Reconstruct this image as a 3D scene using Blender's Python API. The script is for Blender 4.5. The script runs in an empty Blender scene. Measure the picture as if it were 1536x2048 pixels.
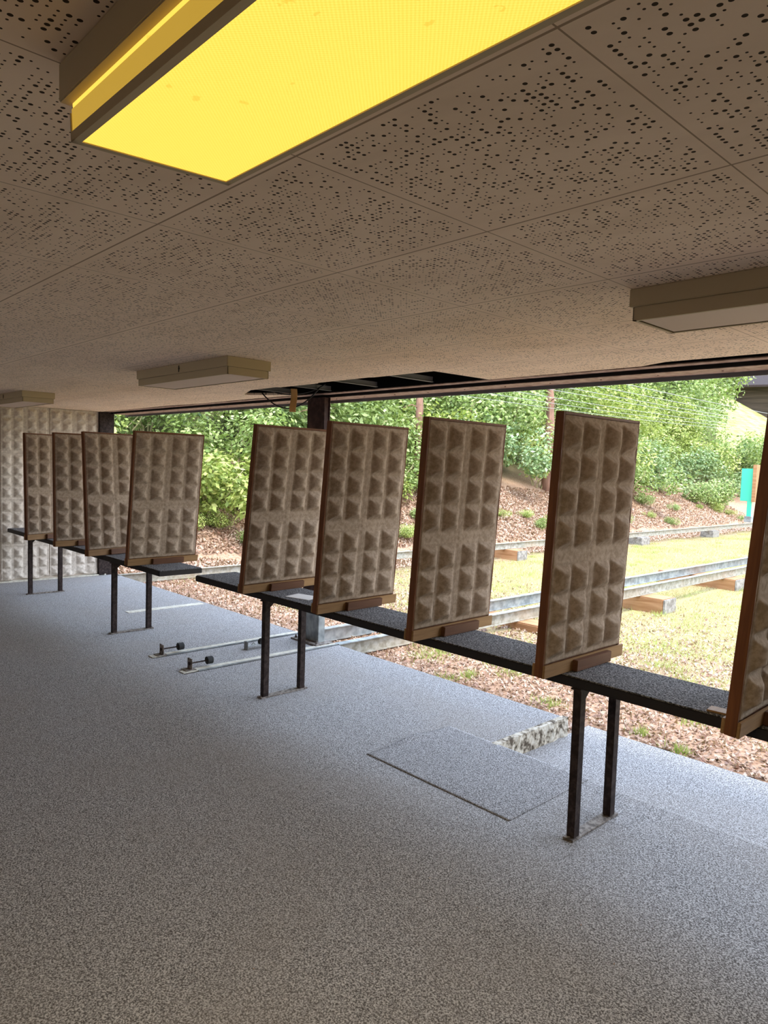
import bpy, bmesh, math, random
import numpy as np
from mathutils import Vector, Matrix, Euler, noise as mnoise

random.seed(7)
rng = np.random.default_rng(7)
SC = bpy.context.scene
COL = SC.collection

# ------------------------------------------------------------------ camera
EYE = 1.6
cam_d = bpy.data.cameras.new('camera')
cam = bpy.data.objects.new('camera', cam_d)
COL.objects.link(cam)
SC.camera = cam
YAW, PITCH, ROLL, FOC = -0.814545895, -0.0637409184, -0.0324155079, 1430.19
fw = Vector((math.sin(YAW) * math.cos(PITCH), math.cos(YAW) * math.cos(PITCH), math.sin(PITCH)))
r0 = Vector((math.cos(YAW), -math.sin(YAW), 0))
d0 = fw.cross(r0)
rr = math.cos(ROLL) * r0 + math.sin(ROLL) * d0
dd = -math.sin(ROLL) * r0 + math.cos(ROLL) * d0
m = Matrix((rr, -dd, -fw)).transposed().to_4x4()
m.translation = Vector((0, 0, EYE))
cam.matrix_world = m
cam_d.sensor_fit = 'VERTICAL'
cam_d.sensor_height = 36.0
cam_d.lens = FOC / 2048 * 36.0
cam_d.clip_start = 0.02
cam_d.clip_end = 400

# ------------------------------------------------------------------ sky, sun, exposure
W = bpy.data.worlds.new('world')
SC.world = W
W.use_nodes = True
wn, wl = W.node_tree.nodes, W.node_tree.links
bg = wn['Background']
geo = wn.new('ShaderNodeTexCoord')
sep = wn.new('ShaderNodeSeparateXYZ')
ramp = wn.new('ShaderNodeValToRGB')
wl.new(geo.outputs['Generated'], sep.inputs[0])
wl.new(sep.outputs['Z'], ramp.inputs[0])
ramp.color_ramp.elements[0].position = 0.0
ramp.color_ramp.elements[0].color = (0.95, 0.97, 1.0, 1)
ramp.color_ramp.elements[1].position = 0.7
ramp.color_ramp.elements[1].color = (0.62, 0.76, 1.0, 1)
wl.new(ramp.outputs[0], bg.inputs['Color'])
bg.inputs['Strength'].default_value = 2.2
sun_d = bpy.data.lights.new('sun', 'SUN')
sun_d.energy = 1.9
sun_d.angle = math.radians(14)
sun_d.color = (1.0, 0.95, 0.84)
sun = bpy.data.objects.new('sun', sun_d)
COL.objects.link(sun)
sd = Vector((0.50, -0.06, 1.0)).normalized()      # towards the sun
sun.rotation_euler = sd.to_track_quat('Z', 'Y').to_euler()
sun.location = (10, 20, 20)
SC.view_settings.view_transform = 'Standard'
SC.view_settings.look = 'None'
SC.view_settings.gamma = 1.0
SC.view_settings.use_curve_mapping = False
SC.view_settings.exposure = 1.38
SC.cycles.max_bounces = 12
SC.cycles.diffuse_bounces = 8
SC.cycles.use_denoising = True

# ------------------------------------------------------------------ helpers: materials
def mat(name, color, rough=0.8, metal=0.0, spec=0.3):
    mt = bpy.data.materials.new(name)
    mt.use_nodes = True
    b = mt.node_tree.nodes['Principled BSDF']
    b.inputs['Base Color'].default_value = (*color, 1)
    b.inputs['Roughness'].default_value = rough
    b.inputs['Metallic'].default_value = metal
    b.inputs['Specular IOR Level'].default_value = spec
    return mt

class G:
    """tiny node-graph writer"""
    def __init__(s, mt):
        s.n, s.l = mt.node_tree.nodes, mt.node_tree.links
        s.b = s.n['Principled BSDF']
    def put(s, sock, v):
        if hasattr(v, 'links') or isinstance(v, bpy.types.NodeSocket):
            s.l.new(v, sock)
        else:
            sock.default_value = v
    def math(s, op, a, b=0.0, c=0.0):
        nd = s.n.new('ShaderNodeMath'); nd.operation = op
        for i, v in enumerate((a, b, c)):
            s.put(nd.inputs[i], v)
        return nd.outputs[0]
    def vmath(s, op, a, b=(0, 0, 0)):
        nd = s.n.new('ShaderNodeVectorMath'); nd.operation = op
        s.put(nd.inputs[0], a)
        if op == 'SCALE': s.put(nd.inputs['Scale'], b)
        else: s.put(nd.inputs[1], b)
        return nd.outputs['Value'] if op in ('LENGTH', 'DISTANCE', 'DOT_PRODUCT') else nd.outputs[0]
    def pos(s):
        return s.n.new('ShaderNodeNewGeometry').outputs['Position']
    def obj(s):
        return s.n.new('ShaderNodeTexCoord').outputs['Object']
    def island(s):
        return s.n.new('ShaderNodeNewGeometry').outputs['Random Per Island']
    def noise(s, vec, scale, detail=3, rough=0.55, dist=0.0):
        nd = s.n.new('ShaderNodeTexNoise')
        s.put(nd.inputs['Vector'], vec)
        nd.inputs['Scale'].default_value = scale
        nd.inputs['Detail'].default_value = detail
        nd.inputs['Roughness'].default_value = rough
        nd.inputs['Distortion'].default_value = dist
        return nd.outputs['Fac']
    def ramp(s, fac, stops, interp='LINEAR'):
        nd = s.n.new('ShaderNodeValToRGB')
        s.put(nd.inputs[0], fac)
        cr = nd.color_ramp; cr.interpolation = interp
        while len(cr.elements) < len(stops): cr.elements.new(0.5)
        for e, (p, c) in zip(cr.elements, stops):
            e.position = p
            e.color = (*c, 1) if len(c) == 3 else c
        return nd.outputs[0]
    def mix(s, fac, a, b, blend='MIX'):
        nd = s.n.new('ShaderNodeMix'); nd.data_type = 'RGBA'; nd.blend_type = blend
        s.put(nd.inputs[0], fac)
        for i, v in ((6, a), (7, b)):
            if isinstance(v, tuple) and len(v) == 3: v = (*v, 1)
            s.put(nd.inputs[i], v)
        return nd.outputs[2]
    def scalev(s, vec, v):
        nd = s.n.new('ShaderNodeMapping')
        s.put(nd.inputs[0], vec); nd.inputs['Scale'].default_value = v
        return nd.outputs[0]
    def sep(s, vec):
        nd = s.n.new('ShaderNodeSeparateXYZ'); s.put(nd.inputs[0], vec)
        return nd.outputs
    def comb(s, x, y, z=0.0):
        nd = s.n.new('ShaderNodeCombineXYZ')
        for i, v in enumerate((x, y, z)): s.put(nd.inputs[i], v)
        return nd.outputs[0]
    def wnoise(s, vec):
        nd = s.n.new('ShaderNodeTexWhiteNoise'); nd.noise_dimensions = '3D'
        s.put(nd.inputs['Vector'], vec)
        return nd.outputs
    def bump(s, h, strength=0.3, dist=0.01):
        nd = s.n.new('ShaderNodeBump')
        nd.inputs['Strength'].default_value = strength
        nd.inputs['Distance'].default_value = dist
        s.put(nd.inputs['Height'], h)
        s.l.new(nd.outputs[0], s.b.inputs['Normal'])
    def base(s, c):
        s.put(s.b.inputs['Base Color'], c)

def speckle(name, c1, c2, c3, scale, rough=0.95, bump=0.4, patch=None, space='pos'):
    mt = mat(name, c1, rough, spec=0.1); g = G(mt)
    mp = g.n.new('ShaderNodeMapping'); mp.inputs['Rotation'].default_value = (0.47, 0.33, 0.21)
    g.l.new(g.pos() if space == 'pos' else g.obj(), mp.inputs[0])
    p = mp.outputs[0]
    n1 = g.noise(p, scale, 2, 0.7)
    col = g.ramp(n1, [(0.38, c1), (0.5, c2), (0.62, c3)])
    if patch:
        n2 = g.noise(p, 1.3, 3)
        col = g.mix(g.math('MULTIPLY', g.ramp(n2, [(0.45, (0, 0, 0)), (0.75, (1, 1, 1))]), patch[1]), col, patch[0])
    g.base(col)
    if bump: g.bump(n1, bump, 0.004)
    return mt

def wood(name, c1, c2, axis=1, rough=0.6, scale=1.0):
    mt = mat(name, c1, rough); g = G(mt)
    sc = [22 * scale] * 3; sc[axis] = 1.6 * scale
    n = g.noise(g.scalev(g.obj(), tuple(sc)), 1.6, 4, 0.6, 1.2)
    g.base(g.ramp(n, [(0.3, c1), (0.7, c2)]))
    g.bump(n, 0.15, 0.002)
    return mt

# ------------------------------------------------------------------ helpers: meshes
def link(name, me, m=None, parent=None, smooth=False):
    ob = bpy.data.objects.new(name, me)
    COL.objects.link(ob)
    if m is not None and len(me.materials) == 0: me.materials.append(m)
    if parent is not None: ob.parent = parent
    if smooth:
        me.polygons.foreach_set('use_smooth', [True] * len(me.polygons))
    return ob

def tag(o, label=None, cat=None, group=None, kind=None):
    if label: o['label'] = label
    if cat: o['category'] = cat
    if group: o['group'] = group
    if kind: o['kind'] = kind
    return o

def empty(name, loc=(0, 0, 0), rot=(0, 0, 0)):
    o = bpy.data.objects.new(name, None)
    COL.objects.link(o)
    o.location = loc; o.rotation_euler = rot
    o.empty_display_size = 0.1
    return o

class MB:
    def __init__(s): s.bm = bmesh.new()
    def box(s, x0, x1, y0, y1, z0, z1, bevel=0.0, mtx=None):
        t = bmesh.new()
        bmesh.ops.create_cube(t, size=1.0)
        for v in t.verts:
            v.co = Vector(((x0 + x1) / 2 + v.co.x * (x1 - x0), (y0 + y1) / 2 + v.co.y * (y1 - y0), (z0 + z1) / 2 + v.co.z * (z1 - z0)))
        if bevel > 0:
            bmesh.ops.bevel(t, geom=list(t.edges), offset=bevel, segments=2, affect='EDGES', clamp_overlap=True)
        if mtx is not None: t.transform(mtx)
        s._add(t); return s
    def cyl(s, p0, p1, r0, r1=None, seg=16, caps=True):
        p0, p1 = Vector(p0), Vector(p1)
        r1 = r0 if r1 is None else r1
        t = bmesh.new()
        d = p1 - p0
        bmesh.ops.create_cone(t, cap_ends=caps, segments=seg, radius1=r0, radius2=r1, depth=d.length)
        t.transform(Matrix.Translation((p0 + p1) / 2) @ d.to_track_quat('Z', 'Y').to_matrix().to_4x4())
        s._add(t); return s
    def tube(s, pts, rad, seg=8):
        pts = [Vector(p) for p in pts]
        rings = []
        for i, p in enumerate(pts):
            a = pts[max(0, i - 1)]; b = pts[min(len(pts) - 1, i + 1)]
            q = (b - a).to_track_quat('Z', 'Y')
            r = rad[i] if isinstance(rad, (list, tuple)) else rad
            rings.append([s.bm.verts.new(p + q @ Vector((math.cos(2 * math.pi * k / seg) * r, math.sin(2 * math.pi * k / seg) * r, 0))) for k in range(seg)])
        for i in range(len(rings) - 1):
            for k in range(seg):
                s.bm.faces.new((rings[i][k], rings[i][(k + 1) % seg], rings[i + 1][(k + 1) % seg], rings[i + 1][k]))
        s.bm.faces.new(rings[0][::-1]); s.bm.faces.new(rings[-1])
        return s
    def prism(s, outline, axis, a, b):
        """extrude a 2-D outline along axis ('x','y','z') from a to b"""
        def P(u, v, w):
            return {'x': (w, u, v), 'y': (u, w, v), 'z': (u, v, w)}[axis]
        A = [s.bm.verts.new(P(u, v, a)) for u, v in outline]
        B = [s.bm.verts.new(P(u, v, b)) for u, v in outline]
        n = len(outline)
        for i in range(n):
            s.bm.faces.new((A[i], A[(i + 1) % n], B[(i + 1) % n], B[i]))
        s.bm.faces.new(A[::-1]); s.bm.faces.new(B)
        return s
    def _add(s, t):
        me = bpy.data.meshes.new('tmp'); t.to_mesh(me); t.free()
        s.bm.from_mesh(me); bpy.data.meshes.remove(me)
    def build(s, name, m=None, parent=None, smooth=False):
        bmesh.ops.recalc_face_normals(s.bm, faces=s.bm.faces)
        me = bpy.data.meshes.new(name)
        s.bm.to_mesh(me); s.bm.free()
        return link(name, me, m, parent, smooth)

def mesh_arrays(name, V, F):
    """V (n,3), F (m,k) with constant k, fast"""
    V = np.asarray(V, np.float32); F = np.asarray(F, np.int32)
    me = bpy.data.meshes.new(name)
    me.vertices.add(len(V)); me.vertices.foreach_set('co', V.ravel())
    k = F.shape[1]
    me.loops.add(F.size); me.loops.foreach_set('vertex_index', F.ravel())
    me.polygons.add(len(F))
    me.polygons.foreach_set('loop_start', np.arange(len(F), dtype=np.int32) * k)
    me.polygons.foreach_set('loop_total', np.full(len(F), k, np.int32))
    me.update(calc_edges=True); me.validate()
    return me

def grid_mesh(name, xs, ys, zf):
    X, Y = np.meshgrid(xs, ys, indexing='ij')
    Z = zf(X, Y)
    V = np.stack([X, Y, Z], -1).reshape(-1, 3)
    nx, ny = len(xs), len(ys)
    i, j = np.meshgrid(np.arange(nx - 1), np.arange(ny - 1), indexing='ij')
    a = (i * ny + j).ravel()
    F = np.stack([a, a + ny, a + ny + 1, a + 1], -1)
    return mesh_arrays(name, V, F)

# ------------------------------------------------------------------ materials
def make_ceiling_mat():
    mt = mat('perforated_ceiling_tile', (0.7, 0.6, 0.5), 0.9, spec=0.15); g = G(mt)
    p = g.pos(); x, y, z = g.sep(p)
    T = 0.6
    def fr(v, off):
        return g.math('FRACT', g.math('DIVIDE', g.math('ADD', v, off), T))
    fx, fy = fr(x, 1.192 + 60.0), fr(y, 60.0 - 0.254)
    ex = g.math('MINIMUM', fx, g.math('SUBTRACT', 1.0, fx))
    ey = g.math('MINIMUM', fy, g.math('SUBTRACT', 1.0, fy))
    joint = g.math('MAXIMUM', g.math('LESS_THAN', ex, 0.0028), g.math('LESS_THAN', ey, 0.0045))
    inner = g.math('MULTIPLY', g.math('GREATER_THAN', ex, 0.035), g.math('GREATER_THAN', ey, 0.035))
    Ppitch = 0.0146
    cx = g.math('DIVIDE', x, Ppitch); cy = g.math('DIVIDE', y, Ppitch)
    ix, iy = g.math('FLOOR', cx), g.math('FLOOR', cy)
    ux = g.math('SUBTRACT', g.math('SUBTRACT', cx, ix), 0.5)
    uy = g.math('SUBTRACT', g.math('SUBTRACT', cy, iy), 0.5)
    d = g.math('SQRT', g.math('ADD', g.math('MULTIPLY', ux, ux), g.math('MULTIPLY', uy, uy)))
    idv = g.comb(ix, iy, 0.0)
    w = g.wnoise(idv)[0]
    cl = g.noise(idv, 0.22, 1)
    have = g.math('LESS_THAN', w, g.math('ADD', g.math('MULTIPLY', cl, 1.0), 0.02))
    w2 = g.wnoise(g.vmath('ADD', idv, (37.0, 11.0, 5.0)))[0]
    rad = g.math('ADD', 0.16, g.math('MULTIPLY', g.math('LESS_THAN', w2, 0.36), 0.13))
    hole = g.math('MULTIPLY', g.math('MULTIPLY', g.math('LESS_THAN', d, rad), have), inner)
    st = g.noise(g.scalev(p, (1.0, 2.6, 1)), 1.6, 4, 0.6, 0.8)
    col = g.ramp(st, [(0.25, (0.75, 0.59, 0.45)), (0.55, (0.86, 0.69, 0.54)), (0.8, (0.89, 0.73, 0.58))])
    st2 = g.noise(g.scalev(p, (0.5, 3.0, 1)), 2.3, 5, 0.7, 1.5)
    col = g.mix(g.ramp(st2, [(0.68, (0, 0, 0)), (0.82, (0.55, 0.55, 0.55))]), col, (0.42, 0.31, 0.22))
    col = g.mix(joint, col, (0.36, 0.26, 0.18))
    col = g.mix(hole, col, (0.045, 0.03, 0.02))
    g.base(col)
    return mt

M = {}
M['ceiling'] = make_ceiling_mat()
M['carpet'] = speckle('grey_carpet', (0.085, 0.080, 0.077), (0.265, 0.258, 0.258), (0.56, 0.55, 0.55), 175, bump=0.15, patch=((0.27, 0.24, 0.21), 0.35))
M['mat'] = speckle('grey_mat_carpet', (0.08, 0.076, 0.075), (0.24, 0.235, 0.237), (0.51, 0.50, 0.505), 175, bump=0.15)
M['bench_carpet'] = speckle('charcoal_bench_carpet', (0.02, 0.02, 0.021), (0.10, 0.098, 0.10), (0.33, 0.325, 0.33), 150, bump=0.15)
M['carpet_back'] = mat('carpet_backing', (0.03, 0.028, 0.026), 0.9)
M['pulp'] = speckle('moulded_pulp', (0.28, 0.215, 0.155), (0.345, 0.27, 0.205), (0.41, 0.325, 0.25), 42, bump=0.25, patch=((0.30, 0.22, 0.15), 0.6), space='obj')
M['pulp_wall'] = speckle('moulded_pulp_wall', (0.47, 0.41, 0.35), (0.56, 0.50, 0.43), (0.62, 0.56, 0.49), 30, bump=0.2, patch=((0.44, 0.36, 0.29), 0.4), space='obj')
M['frame_wood'] = wood('reddish_frame_wood', (0.10, 0.032, 0.010), (0.19, 0.068, 0.020), 2)
M['rail_wood'] = wood('pale_rail_wood', (0.22, 0.12, 0.045), (0.33, 0.19, 0.08), 1)
M['block_wood'] = wood('brown_block_wood', (0.09, 0.036, 0.016), (0.14, 0.06, 0.028), 1)
M['bench_edge'] = mat('black_bench_edge', (0.016, 0.012, 0.011), 0.6)
M['steel_dark'] = speckle('brown_black_steel', (0.022, 0.015, 0.014), (0.032, 0.022, 0.02), (0.05, 0.036, 0.032), 30, rough=0.5, bump=0)
M['steel_plate'] = speckle('worn_steel_plate', (0.10, 0.085, 0.075), (0.20, 0.17, 0.15), (0.30, 0.27, 0.24), 40, rough=0.6, bump=0)
M['column_foot'] = speckle('weathered_column_paint', (0.045, 0.025, 0.022), (0.06, 0.034, 0.03), (0.09, 0.05, 0.045), 12, rough=0.55, bump=0)
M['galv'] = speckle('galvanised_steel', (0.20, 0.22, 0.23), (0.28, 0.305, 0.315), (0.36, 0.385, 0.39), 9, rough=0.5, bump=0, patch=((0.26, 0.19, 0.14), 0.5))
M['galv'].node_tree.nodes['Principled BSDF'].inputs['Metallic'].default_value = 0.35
M['aged_rail'] = speckle('aged_rail_steel', (0.21, 0.195, 0.16), (0.28, 0.27, 0.23), (0.34, 0.33, 0.30), 14, rough=0.6, bump=0, patch=((0.34, 0.25, 0.17), 0.6))
M['dark_void'] = mat('dark_void_shade', (0.012, 0.010, 0.009), 0.9)  # near-black, the shade of the roof void put into the colour
M['header_brown'] = speckle('brown_header_steel', (0.33, 0.22, 0.18), (0.42, 0.30, 0.25), (0.5, 0.37, 0.32), 16, rough=0.6, bump=0)
M['header_grey'] = mat('grey_header_steel', (0.15, 0.15, 0.15), 0.55)
M['lamp_body'] = mat('beige_lamp_enamel', (0.50, 0.40, 0.26), 0.6, spec=0.15)
M['lamp_dark'] = mat('lamp_dark_gap', (0.02, 0.018, 0.015), 0.8)
M['concrete'] = speckle('rough_concrete', (0.10, 0.08, 0.06), (0.44, 0.39, 0.31), (0.58, 0.54, 0.46), 20, bump=0.6)
M['cream_trim'] = speckle('cream_floor_trim', (0.45, 0.42, 0.35), (0.55, 0.52, 0.44), (0.62, 0.60, 0.52), 20, bump=0.2)
M['wall'] = speckle('beige_plaster', (0.50, 0.43, 0.36), (0.55, 0.48, 0.41), (0.6, 0.53, 0.45), 6, bump=0.1)
M['rubber'] = mat('black_rubber', (0.02, 0.02, 0.02), 0.7)
M['paper'] = mat('white_paper', (0.75, 0.73, 0.70), 0.8)
M['tape'] = mat('orange_brown_tape', (0.55, 0.30, 0.10), 0.6)
M['wire'] = mat('grey_wire', (0.28, 0.29, 0.29), 0.5, 0.4)
M['cable'] = mat('black_cable', (0.01, 0.01, 0.01), 0.5)
M['green_paint'] = mat('turquoise_green_paint', (0.06, 0.50, 0.34), 0.5)
M['timber'] = wood('orange_brown_timber', (0.26, 0.12, 0.05), (0.44, 0.25, 0.13), 0, 0.85, 0.5)
M['timber_end'] = speckle('grey_timber_end', (0.17, 0.155, 0.14), (0.24, 0.225, 0.21), (0.31, 0.295, 0.275), 14, bump=0.3)
M['thread'] = mat('cream_fluff', (0.75, 0.62, 0.38), 0.9)
M['bark'] = wood('reddish_bark', (0.13, 0.07, 0.05), (0.30, 0.17, 0.12), 2, 0.9, 0.3)

def diffuser_mat(name, lit):
    mt = mat(name, (0.60, 0.47, 0.38), 0.7, spec=0.1); g = G(mt)
    x, y, z = g.sep(g.obj())
    k = 2 * math.pi / 0.0065
    s1 = g.math('SINE', g.math('MULTIPLY', x, k)); s2 = g.math('SINE', g.math('MULTIPLY', y, k))
    pr = g.math('MULTIPLY', s1, s2)
    if lit:
        g.base((0.8, 0.6, 0.1, 1))
        sp = g.noise(g.obj(), 34, 3, 0.5)
        clus = g.noise(g.obj(), 7, 2, 0.5)
        spots = g.math('MULTIPLY', g.math('GREATER_THAN', sp, 0.66), g.math('GREATER_THAN', clus, 0.53))
        c = g.mix(g.math('MULTIPLY_ADD', pr, 0.5, 0.5), (0.96, 0.56, 0.06), (1.0, 0.71, 0.12))
        c = g.mix(g.math('MULTIPLY', spots, 0.4), c, (0.72, 0.36, 0.02))
        g.l.new(c, g.b.inputs['Emission Color'])
        g.b.inputs['Emission Strength'].default_value = 0.46
    else:
        g.base(g.mix(g.math('MULTIPLY_ADD', pr, 0.5, 0.5), (0.66, 0.52, 0.43), (0.84, 0.69, 0.59)))
    return mt
M['diffuser_on'] = diffuser_mat('yellow_lit_diffuser', True)
M['diffuser_side'] = mat('amber_side_diffuser', (0.5, 0.36, 0.06), 0.5)
M['diffuser_side'].node_tree.nodes['Principled BSDF'].inputs['Emission Color'].default_value = (0.9, 0.55, 0.07, 1)
M['diffuser_side'].node_tree.nodes['Principled BSDF'].inputs['Emission Strength'].default_value = 0.2
M['diffuser_off'] = diffuser_mat('pale_prismatic_diffuser', False)

def leaf_mat(name, cols, trans=0.32):
    mt = mat(name, cols[1], 0.5, spec=0.35); g = G(mt)
    r = g.island()
    c = g.ramp(r, [(i / (len(cols) - 1), c) for i, c in enumerate(cols)])
    g.base(c)
    tr = g.n.new('ShaderNodeBsdfTranslucent')
    g.l.new(g.mix(0.35, c, (0.26, 0.34, 0.06)), tr.inputs['Color'])
    mx = g.n.new('ShaderNodeMixShader'); mx.inputs[0].default_value = trans
    out = [n for n in g.n if n.type == 'OUTPUT_MATERIAL'][0]
    g.l.new(g.b.outputs[0], mx.inputs[1]); g.l.new(tr.outputs[0], mx.inputs[2])
    g.l.new(mx.outputs[0], out.inputs['Surface'])
    return mt
M['leaf_bright'] = leaf_mat('bright_green_leaves', [(0.061, 0.099, 0.019), (0.198, 0.289, 0.068), (0.327, 0.418, 0.129), (0.486, 0.547, 0.258)])
M['leaf_mid'] = leaf_mat('mid_green_leaves', [(0.034, 0.057, 0.015), (0.122, 0.182, 0.046), (0.228, 0.304, 0.091), (0.395, 0.464, 0.213)])
M['leaf_cool'] = leaf_mat('cool_green_leaves', [(0.046, 0.091, 0.030), (0.160, 0.258, 0.091), (0.281, 0.380, 0.167), (0.441, 0.532, 0.319)])
M['leaf_yellow'] = leaf_mat('yellow_green_leaves', [(0.114, 0.152, 0.030), (0.258, 0.334, 0.068), (0.410, 0.471, 0.122), (0.547, 0.562, 0.213)])
M['grass'] = leaf_mat('dry_grass', [(0.30, 0.23, 0.11), (0.43, 0.34, 0.18), (0.28, 0.28, 0.09), (0.42, 0.365, 0.18)], 0.3)
M['grass_green'] = leaf_mat('green_grass', [(0.26, 0.36, 0.08), (0.38, 0.47, 0.12), (0.48, 0.54, 0.17)], 0.35)
M['litter'] = leaf_mat('leaf_litter', [(0.12, 0.055, 0.035), (0.35, 0.20, 0.135), (0.46, 0.31, 0.225), (0.56, 0.43, 0.34), (0.28, 0.13, 0.085)], 0.15)
M['dark_planks'] = wood('dark_barn_planks', (0.03, 0.022, 0.016), (0.075, 0.055, 0.04), 0, 0.9, 0.1)
M['twig'] = mat('pale_stems', (0.34, 0.30, 0.16), 0.8)

def ground_mat():
    mt = mat('range_ground', (0.4, 0.3, 0.2), 0.95, spec=0.1); g = G(mt)
    p = g.pos(); x, y, z = g.sep(p)
    n = g.noise(p, 26, 5, 0.75)
    n2 = g.noise(p, 1.1, 4, 0.6)
    n3 = g.noise(g.scalev(p, (1, 1, 1)), 60, 3, 0.7)
    litter = g.ramp(n, [(0.3, (0.18, 0.09, 0.055)), (0.48, (0.38, 0.235, 0.155)), (0.7, (0.50, 0.36, 0.27))])
    straw = g.ramp(n3, [(0.3, (0.26, 0.195, 0.09)), (0.5, (0.38, 0.30, 0.15)), (0.7, (0.46, 0.385, 0.21))])
    straw = g.mix(g.ramp(n2, [(0.5, (0, 0, 0)), (0.7, (0.6, 0.6, 0.6))]), straw, (0.42, 0.47, 0.14))
    # straw meadow between the rails and to the right, leaf litter by the building and on the bank
    wob = g.math('MULTIPLY', g.math('SUBTRACT', n2, 0.5), 3.0)
    a = g.math('SMOOTH_MIN', g.math('ADD', g.math('SUBTRACT', y, 6.3), wob), g.math('ADD', g.math('ADD', x, 9.3), wob), 0.2)
    fac = g.ramp(g.math('MULTIPLY_ADD', a, 0.5, 0.5), [(0.0, (0, 0, 0)), (1.0, (1, 1, 1))])
    c = g.mix(fac, litter, straw)
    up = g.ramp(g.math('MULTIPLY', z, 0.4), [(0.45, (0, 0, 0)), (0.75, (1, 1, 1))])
    c = g.mix(up, c, g.ramp(n, [(0.3, (0.05, 0.05, 0.02)), (0.7, (0.13, 0.13, 0.05))]))  # dark soil colour, also makes gaps between the bushes read as shade
    md = g.math('MULTIPLY', g.math('GREATER_THAN', g.math('ADD', x, g.math('MULTIPLY', y, 0.405)), 0.0), g.math('GREATER_THAN', y, 38.0))
    c = g.mix(md, c, g.mix(g.ramp(n2, [(0.4, (0, 0, 0)), (0.6, (1, 1, 1))]), (0.40, 0.33, 0.16), (0.26, 0.31, 0.08)))
    g.base(c)
    g.bump(n, 0.7, 0.03)
    return mt
M['ground'] = ground_mat()

# ------------------------------------------------------------------ the setting
CZ = 2.205              # ceiling height
WX, EX, BY = -9.66, 3.2, -3.4
SLAB_Y, STEP_X = 4.04, -2.49

def g_base(Y):
    t = np.clip((Y - 4.8) / 4.0, 0, 1)
    return -0.14 - 0.20 * t * t * (3 - 2 * t)

def ground_z(X, Y):
    X = np.asarray(X, float); Y = np.asarray(Y, float)
    b = g_base(Y)
    u = np.clip(-10.0 - X + 0.35 * np.sin(Y * 0.55) * np.clip((-X - 9.8), 0, 1), 0, None)
    rise = 0.16 * np.minimum(u, 0.8) ** 2 + np.where(u > 0.8, 0.1024 + (u - 0.8) * 0.46, 0)
    rise = np.where(u > 9, 0.1024 + 8.2 * 0.46 + (u - 9) * 0.62, rise)
    u2 = np.clip(X - 6.5, 0, None)
    wav = 0.025 * np.sin(X * 2.1 + Y * 0.7) * np.sin(Y * 1.7 - X * 0.4)
    return b + rise + np.minimum(u2 * 0.4, 4) + wav * np.clip((Y - 4.5) / 2, 0, 1)

xs = np.concatenate([np.arange(-60, -16, 1.5), np.arange(-16, 8, 0.2), np.arange(8, 40, 2)])
ys = np.concatenate([np.arange(-8, 3.9, 1.0), np.arange(4.0, 34, 0.25), np.arange(34, 110, 2.5)])
def gz_hidden(X, Y):
    Z = ground_z(X, Y)
    inside = (X > WX - 0.6) & (Y < 4.15)
    return np.where(inside, -0.45, Z)
gm = grid_mesh('ground', xs, ys, gz_hidden)
tag(link('ground', gm, M['ground'], smooth=True), kind='structure')

# floor: upper slab, lower shelf to the right of the step
fb = MB()
fb.box(WX, STEP_X, BY, SLAB_Y, -0.3, 0.0)
fb.box(STEP_X, EX, BY, 3.30, -0.3, 0.0)
fb.prism([(3.30, -0.3), (3.30, 0.0), (3.33, -0.006), (3.41, -0.108), (3.45, -0.12), (4.33, -0.12), (4.33, -0.3)], 'x', STEP_X, EX)
tag(fb.build('floor', M['carpet']), kind='structure')

# concrete step face at the edge of the upper slab
sb = MB()
nseg = 40
prof = []
for i in range(nseg + 1):
    yy = 3.30 + (SLAB_Y + 0.012 - 3.30) * i / nseg
    prof.append((yy, 0.010 + 0.012 * mnoise.noise(Vector((yy * 13, 0, 0)))))
vt, vb = [], []
for yy, o in prof:
    row = []
    for k, zz in enumerate((0.004, 0.004, -0.02, -0.05, -0.09, -0.13)):
        xx = STEP_X - 0.03 if k == 0 else STEP_X + o + 0.008 * mnoise.noise(Vector((yy * 22, zz * 40, 3)))
        row.append(sb.bm.verts.new((xx, yy, zz)))
    vt.append(row)
for a, b in zip(vt[:-1], vt[1:]):
    for k in range(5):
        sb.bm.faces.new((a[k], a[k + 1], b[k + 1], b[k]))
tag(sb.build('trim_1', M['concrete'], smooth=False), kind='structure')

# cream joint strip across the far carpet
tb = MB(); tb.box(-7.20, -7.10, 3.12, 3.99, -0.002, 0.004, 0.001)
tag(tb.build('trim_2', M['cream_trim']), kind='structure')
# sill strip below the panelled wall
tb = MB(); tb.box(WX, WX + 0.05, -1.0, 3.9, -0.002, 0.018, 0.004)
tag(tb.build('baseboard_left', M['cream_trim']), kind='structure')

# ceiling with a gap where tiles are missing
HX0, HX1, HY0 = -5.22, -3.10, 3.315
CY1 = 3.83
cb = MB()
outer = [(WX, BY), (EX, BY), (EX, CY1 - 0.12), (-1.80, CY1 - 0.10), (-1.98, CY1 - 0.02), (HX1 + 0.03, CY1),
         (HX1, HY0), (-3.66, HY0 + 0.004), (-3.70, HY0 - 0.012), (-4.28, HY0), (-4.30, HY0 + 0.02), (-4.80, HY0 + 0.03),
         (-4.82, HY0 + 0.0), (-5.22, HY0 + 0.02), (-5.60, HY0 + 0.19), (-5.62, HY0 + 0.23), (-5.30, CY1 - 0.10), (-5.26, CY1 - 0.02),
         (-6.0, CY1 - 0.03), (-6.9, CY1), (-7.6, CY1 - 0.04), (-8.6, CY1 - 0.01), (WX, CY1)]
vs = [cb.bm.verts.new((x, y, CZ)) for x, y in outer]
f = cb.bm.faces.new(vs)
ex = bmesh.ops.extrude_face_region(cb.bm, geom=[f])
for v in ex['geom']:
    if isinstance(v, bmesh.types.BMVert): v.co.z += 0.018
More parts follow.
